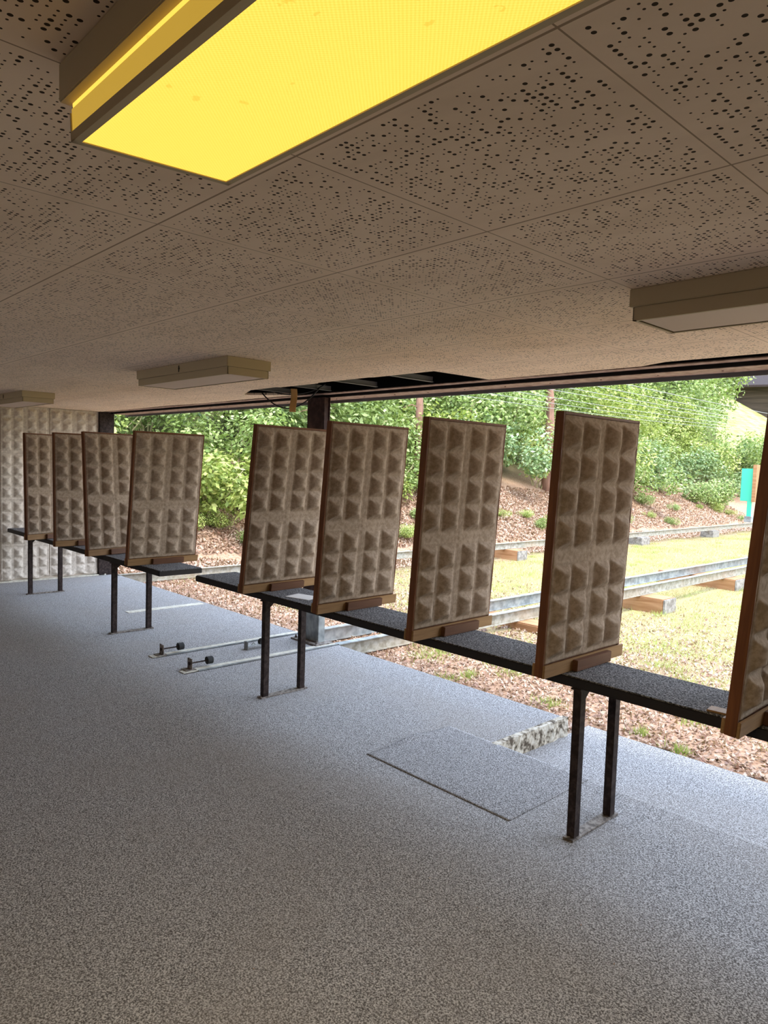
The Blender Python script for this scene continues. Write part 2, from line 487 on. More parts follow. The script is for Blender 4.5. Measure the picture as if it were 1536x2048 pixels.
bmesh.ops.triangulate(cb.bm, faces=[fc for fc in cb.bm.faces if len(fc.verts) > 4])
tag(cb.build('ceiling', M['ceiling']), kind='structure')

# roof deck above the tiles
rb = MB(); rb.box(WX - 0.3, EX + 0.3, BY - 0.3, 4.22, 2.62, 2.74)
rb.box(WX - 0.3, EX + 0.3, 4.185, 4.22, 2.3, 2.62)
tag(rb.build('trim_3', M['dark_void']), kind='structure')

# walls
wb = MB(); wb.box(WX - 0.2, WX, BY, 4.0, -0.3, 2.62)
tag(wb.build('wall_left', M['wall']), kind='structure')
wb = MB()
added_wins = [(-6.0, -5.0)]  # window added behind the camera to let in fill daylight
xa = WX
for a, b in added_wins:
    wb.box(xa, a, BY - 0.2, BY, -0.3, 2.62); wb.box(a, b, BY - 0.2, BY, -0.3, 0.95); wb.box(a, b, BY - 0.2, BY, 2.1, 2.62); xa = b
wb.box(xa, EX, BY - 0.2, BY, -0.3, 2.62)
tag(wb.build('wall_back', M['wall']), kind='structure')
wb = MB(); wb.box(EX, EX + 0.2, BY, 4.0, -0.3, 2.62)
tag(wb.build('wall_right', M['wall']), kind='structure')
wb = MB(); wb.box(0.45, EX, 3.42, 3.60, -0.3, 2.62)  # wall added out of view, closes the opening to darken the near boards
tag(wb.build('wall_front_added', M['wall']), kind='structure')

# dark corner post where the panelled wall ends
tb = MB(); tb.box(WX + 0.0, WX + 0.05, 3.80, 3.88, 0.0, CZ, 0.004); tb.box(WX - 0.02, WX + 0.035, 3.88, 4.0, 0.0, CZ)
tag(tb.build('trim_4', M['steel_dark']), kind='structure')

# header over the opening: tube, flange, grey beam
tb = MB()
tb.box(WX + 0.05, EX, 3.875, 3.955, 2.209, 2.216, 0.002)
tag(tb.build('trim_5', M['header_brown']), kind='structure')
tb = MB(); tb.box(WX, EX, 3.9655, 3.97, 2.188, 2.62)  # near-black sheet standing in for the shaded gap above the header
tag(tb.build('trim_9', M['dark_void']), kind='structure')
tb = MB()
tb.box(WX + 0.05, EX, 3.971, 4.165, 2.185, 2.192, 0.001)
for k in range(34):
    x = -9.4 + k * 0.37
    tb.cyl((x, 4.06, 2.179), (x, 4.06, 2.186), 0.006, seg=8)
tag(tb.build('trim_6', M['header_brown']), kind='structure')
tb = MB(); tb.box(WX, EX, 4.166, 4.18, 2.160, 2.36, 0.002)
tag(tb.build('trim_7', M['header_grey']), kind='structure')
# metal hanger rails of the tile grid, seen in the gap
tb = MB()
for x in (-3.62, -4.22, -4.80, -5.30):
    tb.box(x - 0.012, x + 0.012, 3.0, 3.86, CZ + 0.02, CZ + 0.024)
    tb.box(x - 0.0015, x + 0.0015, 3.0, 3.86, CZ + 0.024, CZ + 0.06)
    tb.box(x + 0.10, x + 0.14, 3.0, 3.86, CZ + 0.10, CZ + 0.13)
tag(tb.build('trim_8', M['header_grey']), kind='structure')

# steel column in the opening
cr = empty('steel_column', (-5.068, 3.945, 0))
tag(cr, 'dark brown steel column standing between the two rails at the carpet edge', 'column')
c = MB()
w, dpt, tw = 0.122, 0.034, 0.010
c.box(-w, w, -dpt, -dpt + tw, 0.0, CZ - 0.02, 0.002)
c.box(-w, w, dpt - tw, dpt, 0.0, CZ - 0.02, 0.002)
c.box(-0.11, 0.11, -dpt + 0.004, dpt - 0.004, 0.0, CZ - 0.02)
c.build('column_shaft', M['column_foot'], cr)
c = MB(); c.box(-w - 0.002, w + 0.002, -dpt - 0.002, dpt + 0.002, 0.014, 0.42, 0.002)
c.build('lower_grey_section', M['galv'], cr)  # paler grey box around the lower part of the column
c = MB(); c.box(-0.19, 0.19, -0.11, 0.09, -0.02, 0.014, 0.003)
c.build('base_plate', M['steel_plate'], cr)
for sx in (-0.155, 0.155):
    c = MB(); c.cyl((sx, -0.075, 0.012), (sx, -0.075, 0.03), 0.012, seg=6); c.cyl((sx, -0.075, 0.03), (sx, -0.075, 0.045), 0.006, seg=8)
    c.build('bolt', M['steel_plate'], cr)

# ------------------------------------------------------------------ egg-crate panels
def trap(t, flat):
    """0..1 cell coordinate -> height 0..1, flat top"""
    e = np.minimum(t, 1 - t)
    return np.clip(e / (0.5 - flat / 2), 0, 1)

def egg_height(U, V, cu, cv, depth, flat=0.26):
    """cu: list of (u0,u1) columns, cv: list of (v0,v1) rows"""
    H = np.zeros_like(U)
    for (a, b) in cu:
        tu = (U - a) / (b - a)
        mu = (tu > 0) & (tu < 1)
        hu = np.where(mu, 1 - np.abs(2 * np.clip(tu, 0, 1) - 1) ** 1.8, 0)
        for (c0, c1) in cv:
            tv = (V - c0) / (c1 - c0)
            mv = (tv > -0.0001) & (tv < 1.0001)
            tvc = np.clip(tv, 0, 1)
            hv = np.where(mv, 0.12 + 0.88 * np.clip((np.minimum(tvc, 1 - tvc) - 0.05) / 0.24, 0, 1), 0)
            H = np.maximum(H, np.minimum(hu * 1.0, hv) * (mu & mv))
    return H * depth

def board_layout(Wd, H0, H1):
    h = H1 - H0
    cols = [(0.040, 0.222), (0.262, 0.445), (0.540, 0.725), (0.762, 0.950)]
    cu = [(a * Wd, b * Wd) for a, b in cols]
    rows = []
    top = 0.985
    pr = 0.131
    for k in range(4): rows.append((top - (k + 1) * pr + 0.006, top - k * pr))
    top2 = top - 4 * pr - 0.06
    pr2 = 0.129
    for k in range(3): rows.append((top2 - (k + 1) * pr2 + 0.006, top2 - k * pr2))
    cv = [(H0 + max(a, 0.004) * h, H0 + b * h) for a, b in rows]
    return cu, cv

BW, BH, BT = 0.64, 1.13, 0.036
def board_panel_mesh(seed=0):
    H0, H1 = 0.060, BH - 0.014
    us = np.linspace(0.012, BW - 0.010, 92); vs = np.linspace(H0, H1, 160)
    U, V = np.meshgrid(us, vs, indexing='ij')
    cu, cv = board_layout(BW, H0, H1)
    H = egg_height(U, V, cu, cv, 0.040)
    # raised seams between the four moulded sheets and around the rim
    for x in (0.490 * BW, 0.512 * BW, 0.022, 0.035):
        H = np.maximum(H, 0.0045 * np.clip(1 - np.abs(U - x) / 0.006, 0, 1))
    zb = H0 + (0.985 - 4 * 0.131 - 0.052) * (H1 - H0)
    H = np.maximum(H, 0.003 * np.clip(1 - np.abs(V - zb) / 0.006, 0, 1))
    wob = 0.0018 * np.sin(U * 23 + seed) * np.sin(V * 17 + seed * 2)
    X = 0.0015 + H + wob + 0.002
    nx, ny = U.shape
    Vv = np.stack([X, U, V], -1).reshape(-1, 3)
    i, j = np.meshgrid(np.arange(nx - 1), np.arange(ny - 1), indexing='ij')
    a = (i * ny + j).ravel()
    F = np.stack([a, a + ny, a + ny + 1, a + 1], -1)
    # closed rim back to the board core
    ring = [(k, 0) for k in range(nx)] + [(nx - 1, k) for k in range(1, ny)] + [(k, ny - 1) for k in range(nx - 2, -1, -1)] + [(0, k) for k in range(ny - 2, 0, -1)]
    rid = np.array([p * ny + q for p, q in ring])
    back = Vv[rid].copy(); back[:, 0] = -0.004
    nb = len(Vv)
    Vv = np.vstack([Vv, back])
    n = len(rid)
    kk = np.arange(n)
    F2 = np.stack([rid[kk], nb + kk, nb + (kk + 1) % n, rid[(kk + 1) % n]], -1)
    me = mesh_arrays('egg_crate_panel', Vv, np.vstack([F, F2]))
    me.polygons.foreach_set('use_smooth', [True] * len(me.polygons))
    me.materials.append(M['pulp'])
    return me
PANEL_ME = board_panel_mesh()

def make_board():
    root = empty('baffle_board')
    # wooden frame strips round the edge, recessed body between
    b = MB()
    b.box(-BT, 0.004, 0.0, 0.012, 0.0, BH, 0.0015)
    b.box(-BT, 0.004, BW - 0.010, BW, 0.0, BH, 0.0015)
    b.box(-BT, 0.004, 0.012, BW - 0.010, BH - 0.012, BH, 0.0015)
    b.build('board_frame', M['frame_wood'], root)
    b = MB(); b.box(-BT + 0.002, -0.004, 0.012, BW - 0.010, 0.02, BH - 0.012)
    b.build('board_core', M['frame_wood'], root)
    link('egg_crate_panel', PANEL_ME, None, root)
    b = MB(); b.box(0.0045, 0.016, 0.0, BW + 0.018, 0.0, 0.056, 0.002)
    b.build('bottom_rail', M['rail_wood'], root)
    b = MB(); b.box(-BT - 0.012, -BT - 0.0005, 0.0, BW + 0.012, 0.0, 0.056, 0.002)
    b.build('bottom_rail', M['rail_wood'], root)
    b = MB(); b.box(0.0165, 0.042, 0.215, 0.505, 0.002, 0.052, 0.002)
    b.build('clamp_block', M['block_wood'], root)
    b = MB(); b.box(-BT - 0.036, -BT - 0.0125, 0.215, 0.505, 0.002, 0.052, 0.002)
    b.build('clamp_block', M['block_wood'], root)
    return root

def copy_tree(o, parent=None):
    c = o.copy(); COL.objects.link(c)
    if parent is not None: c.parent = parent
    for ch in list(o.children): copy_tree(ch, c)
    return c

# near-bottom face corner, tilt, yaw
boards = [
    (-0.893, 2.503, 0.722, 0.068, 0.000, 'egg-crate baffle board cut off by the right picture edge, nearest of the row'),
    (-1.702, 2.552, 0.722, 0.043, 0.003, 'tallest fully seen egg-crate baffle board, above the nearest bench legs'),
    (-2.488, 2.558, 0.722, 0.062, -0.023, 'brown egg-crate baffle board, second fully seen from the right, with open bench each side'),
    (-3.280, 2.569, 0.722, 0.083, -0.026, 'egg-crate baffle board in front of the steel column, overlapping the one behind it'),
    (-4.079, 2.563, 0.722, 0.120, -0.049, 'egg-crate baffle board at the left end of the near bench, partly hidden by its neighbour'),
    (-5.780, 2.517, 0.700, 0.111, -0.034, 'egg-crate baffle board at the right end of the far bench, fully seen'),
    (-6.500, 2.468, 0.700, -0.071, -0.200, 'egg-crate baffle board on the far bench leaning left behind the fully seen one'),
    (-7.340, 2.466, 0.700, -0.037, -0.067, 'narrow looking egg-crate baffle board between two others on the far bench'),
    (-8.032, 2.414, 0.700, -0.031, -0.307, 'farthest egg-crate baffle board, leftmost of the row, edge strip turned to view'),
]
proto = make_board()
for i, (x, y, z, t, yw, lab) in enumerate(boards):
    o = proto if i == 0 else copy_tree(proto)
    o.location = (x, y, z); o.rotation_euler = (0, t, -yw)
    tag(o, lab, 'acoustic baffle board', 'egg-crate baffle boards standing on the benches')

# ------------------------------------------------------------------ wall panels
def wall_panel(y0, y1, label, seed):
    Wd = y1 - y0
    us = np.linspace(0, Wd, 90); vs = np.linspace(0.035, CZ - 0.004, 300)
    U, V = np.meshgrid(us, vs, indexing='ij')
    mod = 0.583
    zb0 = 0.452
    cu = [(a * Wd, b * Wd) for a, b in [(0.03, 0.215), (0.265, 0.450), (0.555, 0.735), (0.785, 0.965)]]
    cv = []
    for k in range(-1, 4):
        base = zb0 + k * mod + 0.028
        pr = (mod - 0.045) / 4
        for j in range(4):
            cv.append((base + j * pr, base + (j + 1) * pr - 0.006))
    H = egg_height(U, V, cu, cv, 0.032, 0.2)
    for k in range(0, 4):
        H = np.maximum(H, 0.006 * np.clip(1 - np.abs(V - (zb0 + k * mod + 0.006)) / 0.010, 0, 1))
    for x in (0.01, 0.49 * Wd, 0.515 * Wd, Wd - 0.01):
        H = np.maximum(H, 0.006 * np.clip(1 - np.abs(U - x) / 0.006, 0, 1))
    # crumpled, torn foot
    rs = np.random.default_rng(seed)
    ph = rs.uniform(0, 6, 6)
    cr = (np.sin(U * 41 + ph[0]) * np.sin(V * 63 + ph[1]) + 0.7 * np.sin(U * 37 - V * 20 + ph[2]) + 0.5 * np.sin(U * 90 - V * 90 + ph[3]))
    fade = np.clip(1 - (V - 0.035) / 0.13, 0, 1)
    H = H * (1 - 0.7 * fade) + 0.014 * fade * (1 + cr * 0.6)
    V2 = V + (1 - np.clip((V - 0.035) / 0.1, 0, 1)) * 0.012 * np.sin(U * 19 + ph[4])
    H += 0.0015 * np.sin(U * 30 + ph[5]) * np.sin(V * 11 + ph[2])
    X = 0.006 + H
    nx, ny = U.shape
    Vv = np.stack([X, U, V2], -1).reshape(-1, 3)
    i, j = np.meshgrid(np.arange(nx - 1), np.arange(ny - 1), indexing='ij')
    a = (i * ny + j).ravel()
    F = np.stack([a, a + ny, a + ny + 1, a + 1], -1)
    ring = [(k, 0) for k in range(nx)] + [(nx - 1, k) for k in range(1, ny)] + [(k, ny - 1) for k in range(nx - 2, -1, -1)] + [(0, k) for k in range(ny - 2, 0, -1)]
    rid = np.array([p * ny + q for p, q in ring])
    back = Vv[rid].copy(); back[:, 0] = 0.0005
    nb = len(Vv); Vv = np.vstack([Vv, back]); n = len(rid); kk = np.arange(n)
    F2 = np.stack([rid[kk], nb + kk, nb + (kk + 1) % n, rid[(kk + 1) % n]], -1)
    me = mesh_arrays('wall_acoustic_panel', Vv, np.vstack([F, F2]))
    me.polygons.foreach_set('use_smooth', [True] * len(me.polygons))
    o = link('wall_acoustic_panel', me, M['pulp_wall'])
    o.location = (WX + 0.001, y0, 0)
    tag(o, label, 'acoustic wall panel', 'egg-crate panels lining the far wall')
wall_panel(3.176, 3.79, 'full-height egg-crate wall panel beside the opening, right of the dark seam', 3)
wall_panel(2.600, 3.168, 'full-height egg-crate wall panel left of the dark seam on the end wall', 4)
wall_panel(1.99, 2.592, 'sliver of egg-crate wall panel at the left picture edge', 5)

# ------------------------------------------------------------------ benches
def bench(x0, x1, y0, y1, ztop, legs, label):
    root = empty('shooting_bench', ((x0 + x1) / 2, (y0 + y1) / 2, 0))
    tag(root, label, 'bench', 'shooting benches')
    ox, oy = -(x0 + x1) / 2, -(y0 + y1) / 2
    tr = Matrix.Translation((ox, oy, 0))
    def put(mb, name, m, parent=root):
        mb.bm.transform(tr); return mb.build(name, m, parent)
    b = MB(); b.box(x0, x1, y0, y1, ztop - 0.046, ztop - 0.006, 0.002)
    put(b, 'bench_board', M['bench_edge'])
    b = MB(); b.box(x0 + 0.004, x1 - 0.004, y0 + 0.006, y1 - 0.006, ztop - 0.0058, ztop, 0.001)
    put(b, 'carpet_top', M['bench_carpet'])
    for lx in legs:
        g = empty('leg_frame'); g.parent = root
        ya, yb = y0 + 0.03, y1 - 0.02
        for yy, nm in ((ya, 'post'), (yb, 'post')):
            b = MB(); b.box(lx - 0.019, lx + 0.019, yy - 0.022, yy + 0.022, 0.010, ztop - 0.056, 0.002)
            put(b, nm, M['steel_dark'], g)
        b = MB(); b.box(lx - 0.024, lx + 0.024, ya - 0.035, yb + 0.035, ztop - 0.056, ztop - 0.047, 0.001)
        b.prism([(ya + 0.02, ztop - 0.056), (ya + 0.075, ztop - 0.056), (ya + 0.06, ztop - 0.066), (ya + 0.02, ztop - 0.10)], 'x', lx - 0.016, lx + 0.016)
        b.prism([(yb - 0.02, ztop - 0.056), (yb - 0.075, ztop - 0.056), (yb - 0.06, ztop - 0.066), (yb - 0.02, ztop - 0.10)], 'x', lx - 0.016, lx + 0.016)
        put(b, 'top_bar', M['steel_dark'], g)
        b = MB(); b.box(lx - 0.026, lx + 0.026, ya - 0.04, yb + 0.045, 0.0015, 0.0095, 0.001)
        b.cyl((lx, ya - 0.031, 0.009), (lx, ya - 0.031, 0.016), 0.006, seg=6)
        b.cyl((lx, yb + 0.034, 0.009), (lx, yb + 0.034, 0.016), 0.006, seg=6)
        put(b, 'foot_bar', M['steel_plate'], g)
    return root
bench(-4.94, 1.3, 2.695, 3.05, 0.72, (-4.02, -1.615, 0.78), 'long black-edged carpeted bench on the right, running out of frame')
bench(-9.45, -5.39, 2.62, 3.00, 0.70, (-8.69, -6.345), 'farther black-edged carpeted bench on the left, ending by the gap')

# paper on the near bench
b = MB(); b.box(-0.10, 0.10, -0.07, 0.07, 0.0005, 0.002)
o = b.build('paper_sheet', M['paper']); o.location = (-3.76, 2.84, 0.7205); o.rotation_euler = (0, 0, 0.25)
tag(o, 'crumpled white paper sheet lying on the near bench beside a baffle board', 'paper')
b = MB(); b.box(-0.04, 0.04, -0.03, 0.03, 0.0005, 0.008, 0.001)
o = b.build('wood_chip', M['rail_wood']); o.location = (-1.035, 2.745, 0.7205); o.rotation_euler = (0, 0, 0.1)
tag(o, 'small flat wood scrap on bench edge next to the rightmost baffle board', 'wood scrap')

# ------------------------------------------------------------------ ceiling lamps
def lamp(x0, y0, lit, label, L=1.20, Wd=0.30, key=False, droop=0.0):
    root = empty('ceiling_lamp', (x0, y0, CZ))
    tag(root, label, 'ceiling lamp', 'box ceiling lamps')
    H1, H2 = 0.058, 0.100
    b = MB()
    b.box(0, L, 0, Wd, -H1, -0.0005, 0.002)
    b.build('housing', M['lamp_body'], root)
    if key:
        b = MB(); b.cyl((0.62, -0.003, -0.03), (0.62, 0.002, -0.03), 0.008, seg=12); b.box(0.617, 0.623, -0.004, 0.001, -0.052, -0.012)
        b.build('keyhole', M['lamp_dark'], root)
    tray = empty('cover_tray'); tray.parent = root
    i = 0.010
    z1 = -H1 - 0.001; z0 = -H2
    if droop:
        tray.location = (0, Wd, -H1)
        tray.rotation_euler = (droop, 0, 0)
        tray.location = (0, Wd, 0)
    oy = -Wd if droop else 0.0
    lip = 0.012
    b = MB()
    b.box(i, L - i, i + oy, i + 0.003 + oy, z0, z0 + 0.013 if lit else z1); b.box(i, L - i, Wd - i - 0.003 + oy, Wd - i + oy, z0, z1)
    b.box(i, i + 0.003, i + oy, Wd - i + oy, z0, z1); b.box(L - i - 0.003, L - i, i + oy, Wd - i + oy, z0, z1)
    b.box(i, L - i, i + oy, i + lip + oy, z0 - 0.002, z0); b.box(i, L - i, Wd - i - lip + oy, Wd - i + oy, z0 - 0.002, z0)
    b.box(i, i + lip, i + oy, Wd - i + oy, z0 - 0.002, z0); b.box(L - i - lip, L - i, i + oy, Wd - i + oy, z0 - 0.002, z0)
    b.build('tray_frame', M['lamp_body'], tray)
    if not lit:
        b = MB(); b.box(i + lip, L - i - lip, i + lip, Wd - i - lip, z0 + 0.004, z0 + 0.006)
        b.build('shadow_gap', M['lamp_dark'], tray)
        b = MB(); b.box(i + lip + 0.006, L - i - lip - 0.006, i + lip + 0.006, Wd - i - lip - 0.006, z0 + 0.0005, z0 + 0.0035)
        b.build('diffuser', M['diffuser_off'], tray)
    else:
        b = MB()
        b.box(i + lip * 0.8, L - i - lip * 0.8, i + lip * 0.8 + oy, Wd - i - lip * 0.8 + oy, z0 + 0.0005, z0 + 0.003)
        b.build('diffuser', M['diffuser_on'], tray)
        b = MB(); b.box(i + 0.003, L - i - 0.004, i + 0.002 + oy, i + 0.0035 + oy, z0 + 0.012, z1 + 0.006)
        b.build('side_diffuser', M['diffuser_side'], tray)
        b = MB(); b.box(i + 0.003, L - i - 0.004, i + 0.004 + oy, i + 0.0055 + oy, z1 + 0.006, z1 + 0.022)
        b.build('tube_glow_slot', M['diffuser_on'], tray)
    return root
lamp(-1.195, 0.405, True, 'glowing yellow ceiling lamp overhead at the top of the picture', droop=0.05)
lamp(-1.200, 2.207, False, 'unlit beige box lamp on the ceiling at the right picture edge')
lamp(-4.850, 2.170, False, 'unlit beige box lamp with keyhole, mid ceiling left of the tile gap', key=True)
lamp(-8.500, 2.150, False, 'unlit beige box lamp farthest away at the left picture edge', key=True)
ld = bpy.data.lights.new('lamp_light', 'AREA'); ld.shape = 'RECTANGLE'; ld.size = 1.1; ld.size_y = 0.24
ld.energy = 8.0; ld.color = (1.0, 0.80, 0.48)
lo = bpy.data.objects.new('lamp_light', ld); COL.objects.link(lo)
lo.location = (-0.6, 0.555, CZ - 0.115)

# ------------------------------------------------------------------ carpet mat over the step
mx0, mx1, my0, my1 = -2.86, -1.885, 2.625, 3.315
def matz(X, Y):
    e = np.clip((Y - (my1 - 0.05)) / 0.05, 0, 1) * np.clip(1 - np.abs(X - (mx0 + 0.02)) / 0.3, 0, 1)
    c = np.clip(1 - (X - mx0) / 0.05, 0, 1)
    bulge = np.exp(-((Y - 2.98) / 0.14) ** 2)
    return 0.0035 + 0.022 * c * bulge
mm = grid_mesh('carpet_mat', np.linspace(mx0, mx1, 60), np.linspace(my0, my1, 44), matz)
o = link('carpet_mat', mm, M['mat'])
sm = o.modifiers.new('solid', 'SOLIDIFY'); sm.thickness = 0.003; sm.offset = -1
tag(o, 'loose grey carpet square covering the pit beside the concrete step', 'carpet mat')

# ------------------------------------------------------------------ rails
def rail(x, y0, y1, label, zt=0.004, h=0.13, w=0.075, m='aged_rail', top='galv', side=1):
    root = empty('target_rail', (x, (y0 + y1) / 2, 0))
    tag(root, label, 'rail', 'steel target carrier rails')
    o = -(y0 + y1) / 2
    b = MB(); b.box(-w / 2, w / 2, y0 + o, y1 + o, zt - 0.009, zt, 0.002)
    b.build('top_flange', M[top], root)
    b = MB()
    b.box(-0.005, 0.005, y0 + o, y1 + o, zt - h + 0.009, zt - 0.009)
    b.box(-w / 2, w / 2, y0 + o, y1 + o, zt - h, zt - h + 0.009, 0.002)
    b.build('web', M[m], root)
    return root
GAP = SLAB_Y + 0.01
rail(-5.395, GAP, 31, 'left rail of the near pair running out beside the steel column', m='galv')
rail(-4.855, GAP, 31, 'right rail of the near pair running out beside the steel column')
rail(-9.50, 4.02, 27.4, 'single far rail at the foot of the leafy bank', zt=0.01, top='aged_rail')

def floor_channel(x, y0, label):
    root = empty('floor_channel', (x, 0, 0))
    tag(root, label, 'floor channel', 'metal channels set in the carpet')
    b = MB(); b.box(-0.048, 0.028, y0, SLAB_Y, 0.0, 0.006, 0.001)
    b.build('cream_strip', M['cream_trim'], root)
    b = MB(); b.box(0.028, 0.036, y0 + 0.12, SLAB_Y, 0.0, 0.012, 0.001)
    b.build('edge_angle', M['galv'], root)
    b = MB(); b.box(0.036, 0.044, y0, SLAB_Y, 0.0, 0.002)
    b.build('slot', M['lamp_dark'], root)
floor_channel(-5.40, 2.56, 'left metal channel set in the carpet, leading to the steel column')
floor_channel(-4.86, 2.55, 'right metal channel set in the carpet, leading past the steel column')

def buffer(x, y, label, bracket=False):
    root = empty('rail_buffer', (x, y, 0.006))
    tag(root, label, 'buffer', 'end buffers on the floor channels')
    b = MB()
    b.box(-0.045, 0.045, -0.055, 0.03, 0.0005, 0.005, 0.001)
    b.box(-0.035, 0.035, -0.006, 0.0, 0.005, 0.085, 0.002)
    b.build('end_plate', M['steel_plate'], root)
    b = MB(); b.cyl((0, -0.012, 0.045), (0, 0.15, 0.045), 0.006, seg=10); b.cyl((0, -0.014, 0.045), (0, -0.006, 0.045), 0.013, seg=6)
    b.build('bolt', M['steel_dark'], root)
    b = MB(); b.cyl((0, 0.14, 0.045), (0, 0.185, 0.045), 0.030, seg=20)
    b.build('rubber_stop', M['rubber'], root)
buffer(-5.41, 2.66, 'bolt with black rubber disc at the end of the left floor channel')
buffer(-4.90, 2.64, 'bolt with black rubber disc at the end of the right floor channel')
root = empty('roller_bracket', (-5.16, 3.30, 0.0))
tag(root, 'small bent metal bracket with black roller lying between the channels', 'bracket')
b = MB()
pts = [(0, 0, 0.001), (0, 0, 0.075), (0.0, 0.004, 0.03), (0, 0.05, 0.03), (0, 0.075, 0.05), (0, 0.10, 0.03), (0, 0.14, 0.035)]
for a, c2 in zip(pts[:-1], pts[1:]):
    a, c2 = Vector(a), Vector(c2)
    if (c2 - a).length < 0.001: continue
    b.cyl(a, c2, 0.006, seg=6)
b.box(-0.03, 0.03, -0.002, 0.002, 0.0015, 0.07, 0.001)
b.box(-0.03, 0.03, 0.0, 0.14, 0.028, 0.032, 0.001)
b.build('bent_plate', M['galv'], root)
b = MB(); b.cyl((-0.02, 0.16, 0.045), (0.02, 0.16, 0.045), 0.030, seg=20); b.build('roller', M['rubber'], root)

# sleepers
def sleeper(x0, x1, y0, y1, zt, zb, label, m='timber'):
    root = empty('rail_sleeper', ((x0 + x1) / 2, (y0 + y1) / 2, zb))
    tag(root, label, 'sleeper', 'timber blocks under the rails')
    hx, hy = (x1 - x0) / 2, (y1 - y0) / 2
    b = MB(); b.box(-hx, hx - 0.02, -hy, hy, 0, zt - zb, 0.012)
    b.build('timber', M[m], root)
    b = MB(); b.box(hx - 0.03, hx, -hy + 0.006, hy - 0.006, 0.01, zt - zb - 0.006, 0.01)
    b.build('end_grain', M['timber_end'], root)
sleeper(-6.0, -4.46, 9.62, 10.0, -0.128, -0.42, 'orange-brown timber block with grey end under the near rails')
sleeper(-6.0, -4.62, 12.6, 13.1, -0.128, -0.42, 'second timber block under the near rails, by the right baffle board')
sleeper(-6.0, -4.5, 6.7, 7.0, -0.128, -0.42, 'timber block under the near rails closest to the building')
sleeper(-6.0, -4.5, 17.5, 18, -0.128, -0.42, 'timber block under the near rails farther down the range')
sleeper(-9.9, -9.12, 12.6, 12.95, -0.122, -0.5, 'pale timber block under the far rail seen between two baffle boards')
sleeper(-9.75, -9.32, 18.5, 19.0, -0.122, -0.5, 'short weathered block under the far rail right of the tallest baffle board', 'timber_end')
sleeper(-9.75, -9.35, 23.3, 23.8, -0.122, -0.5, 'most distant small block under the far rail', 'timber_end')

# ------------------------------------------------------------------ target stand
root = empty('target_stand', (-9.62, 27.0, 0))
tag(root, 'turquoise green target box on a post at the end of the far rail', 'target stand')
b = MB(); b.box(-0.33, 0.10, -0.02, 0.02, 0.78, 1.94, 0.004); b.build('green_board', M['green_paint'], root)
b = MB(); b.box(0.10, 0.22, -0.16, 0.16, 0.76, 2.08, 0.005); b.build('wooden_side', M['timber'], root)
b = MB(); b.box(-0.08, 0.06, -0.04, 0.04, 0.22, 0.78, 0.004); b.build('post', M['green_paint'], root)
b = MB(); b.box(-0.12, 0.12, -0.12, 0.12, 0.03, 0.24, 0.01); b.build('carriage', M['galv'], root)

# ------------------------------------------------------------------ wires down the range
for i, (x, z, s) in enumerate([(-4.0, 2.62, 0.02), (-4.35, 2.62, 0.03), (-4.9, 2.66, 0.02), (-5.2, 2.66, 0.0), (-5.9, 2.7, 0.03), (-6.5, 2.72, 0.02), (-7.2, 2.75, 0.03)]):
    b = MB()
    pts = []
    for k in range(25):
        t = k / 24
        pts.append((x + 0.2 * t, 4.56 + 34 * t, z + 1.1 * t - 0.5 * 4 * t * (1 - t) * (0.8 + s)))
    b.tube(pts, 0.0038, 5)
    o = b.build('overhead_wire', M['wire'])
    tag(o, 'thin grey pull wire stretched down the range above the rails', 'wire', 'overhead wires above the rails')

# ------------------------------------------------------------------ small things by the ceiling gap
b = MB()
pts = []
for k in range(24):
    t = k / 23
    pts.append((-5.5 + 0.75 * t, 3.62 + 0.08 * t, CZ + 0.03 - 0.16 * 4 * t * (1 - t)))
b.tube(pts, 0.006, 8)
b.tube([(p[0] + 0.05, p[1] + 0.02, p[2] * 1.0 + 0.03 + 0.09 * math.sin(k / 23 * math.pi)) for k, p in enumerate(pts)], 0.005, 8)
tag(b.build('dangling_cable', M['cable'], smooth=True), 'black cable loop hanging from the gap in the ceiling tiles', 'cable')
me = grid_mesh('hanging_tape', np.linspace(0, 0.055, 8), np.linspace(0, 0.19, 16), lambda X, Y: 0.014 * np.sin(Y * 26) + 0.03 * X)
o = link('hanging_tape', me, M['tape'], smooth=True)
o.rotation_euler = (math.radians(-84), 0.05, math.radians(35)); o.location = (-4.88, 3.50, CZ + 0.01)
so = o.modifiers.new('solid', 'SOLIDIFY'); so.thickness = 0.0015
tag(o, 'orange-brown strip of tape hanging from the broken ceiling edge', 'tape')
b = MB()
random.seed(3)
cx, cy, cz = -0.50, 0.735, CZ - 0.03
p = Vector((0, 0, 0)); pts = []
for k in range(60):
    p = p * 0.93 + Vector((random.uniform(-1, 1), random.uniform(-1, 1), random.uniform(-0.5, 0.5))) * 0.008
    pts.append((cx + p.x * 1.6, cy + p.y, cz + p.z))
b.tube(pts, 0.0008, 5)
tag(b.build('thread_tangle', M['thread'], smooth=True), 'cream tangle of thread stuck beside the lit yellow lamp', 'thread')

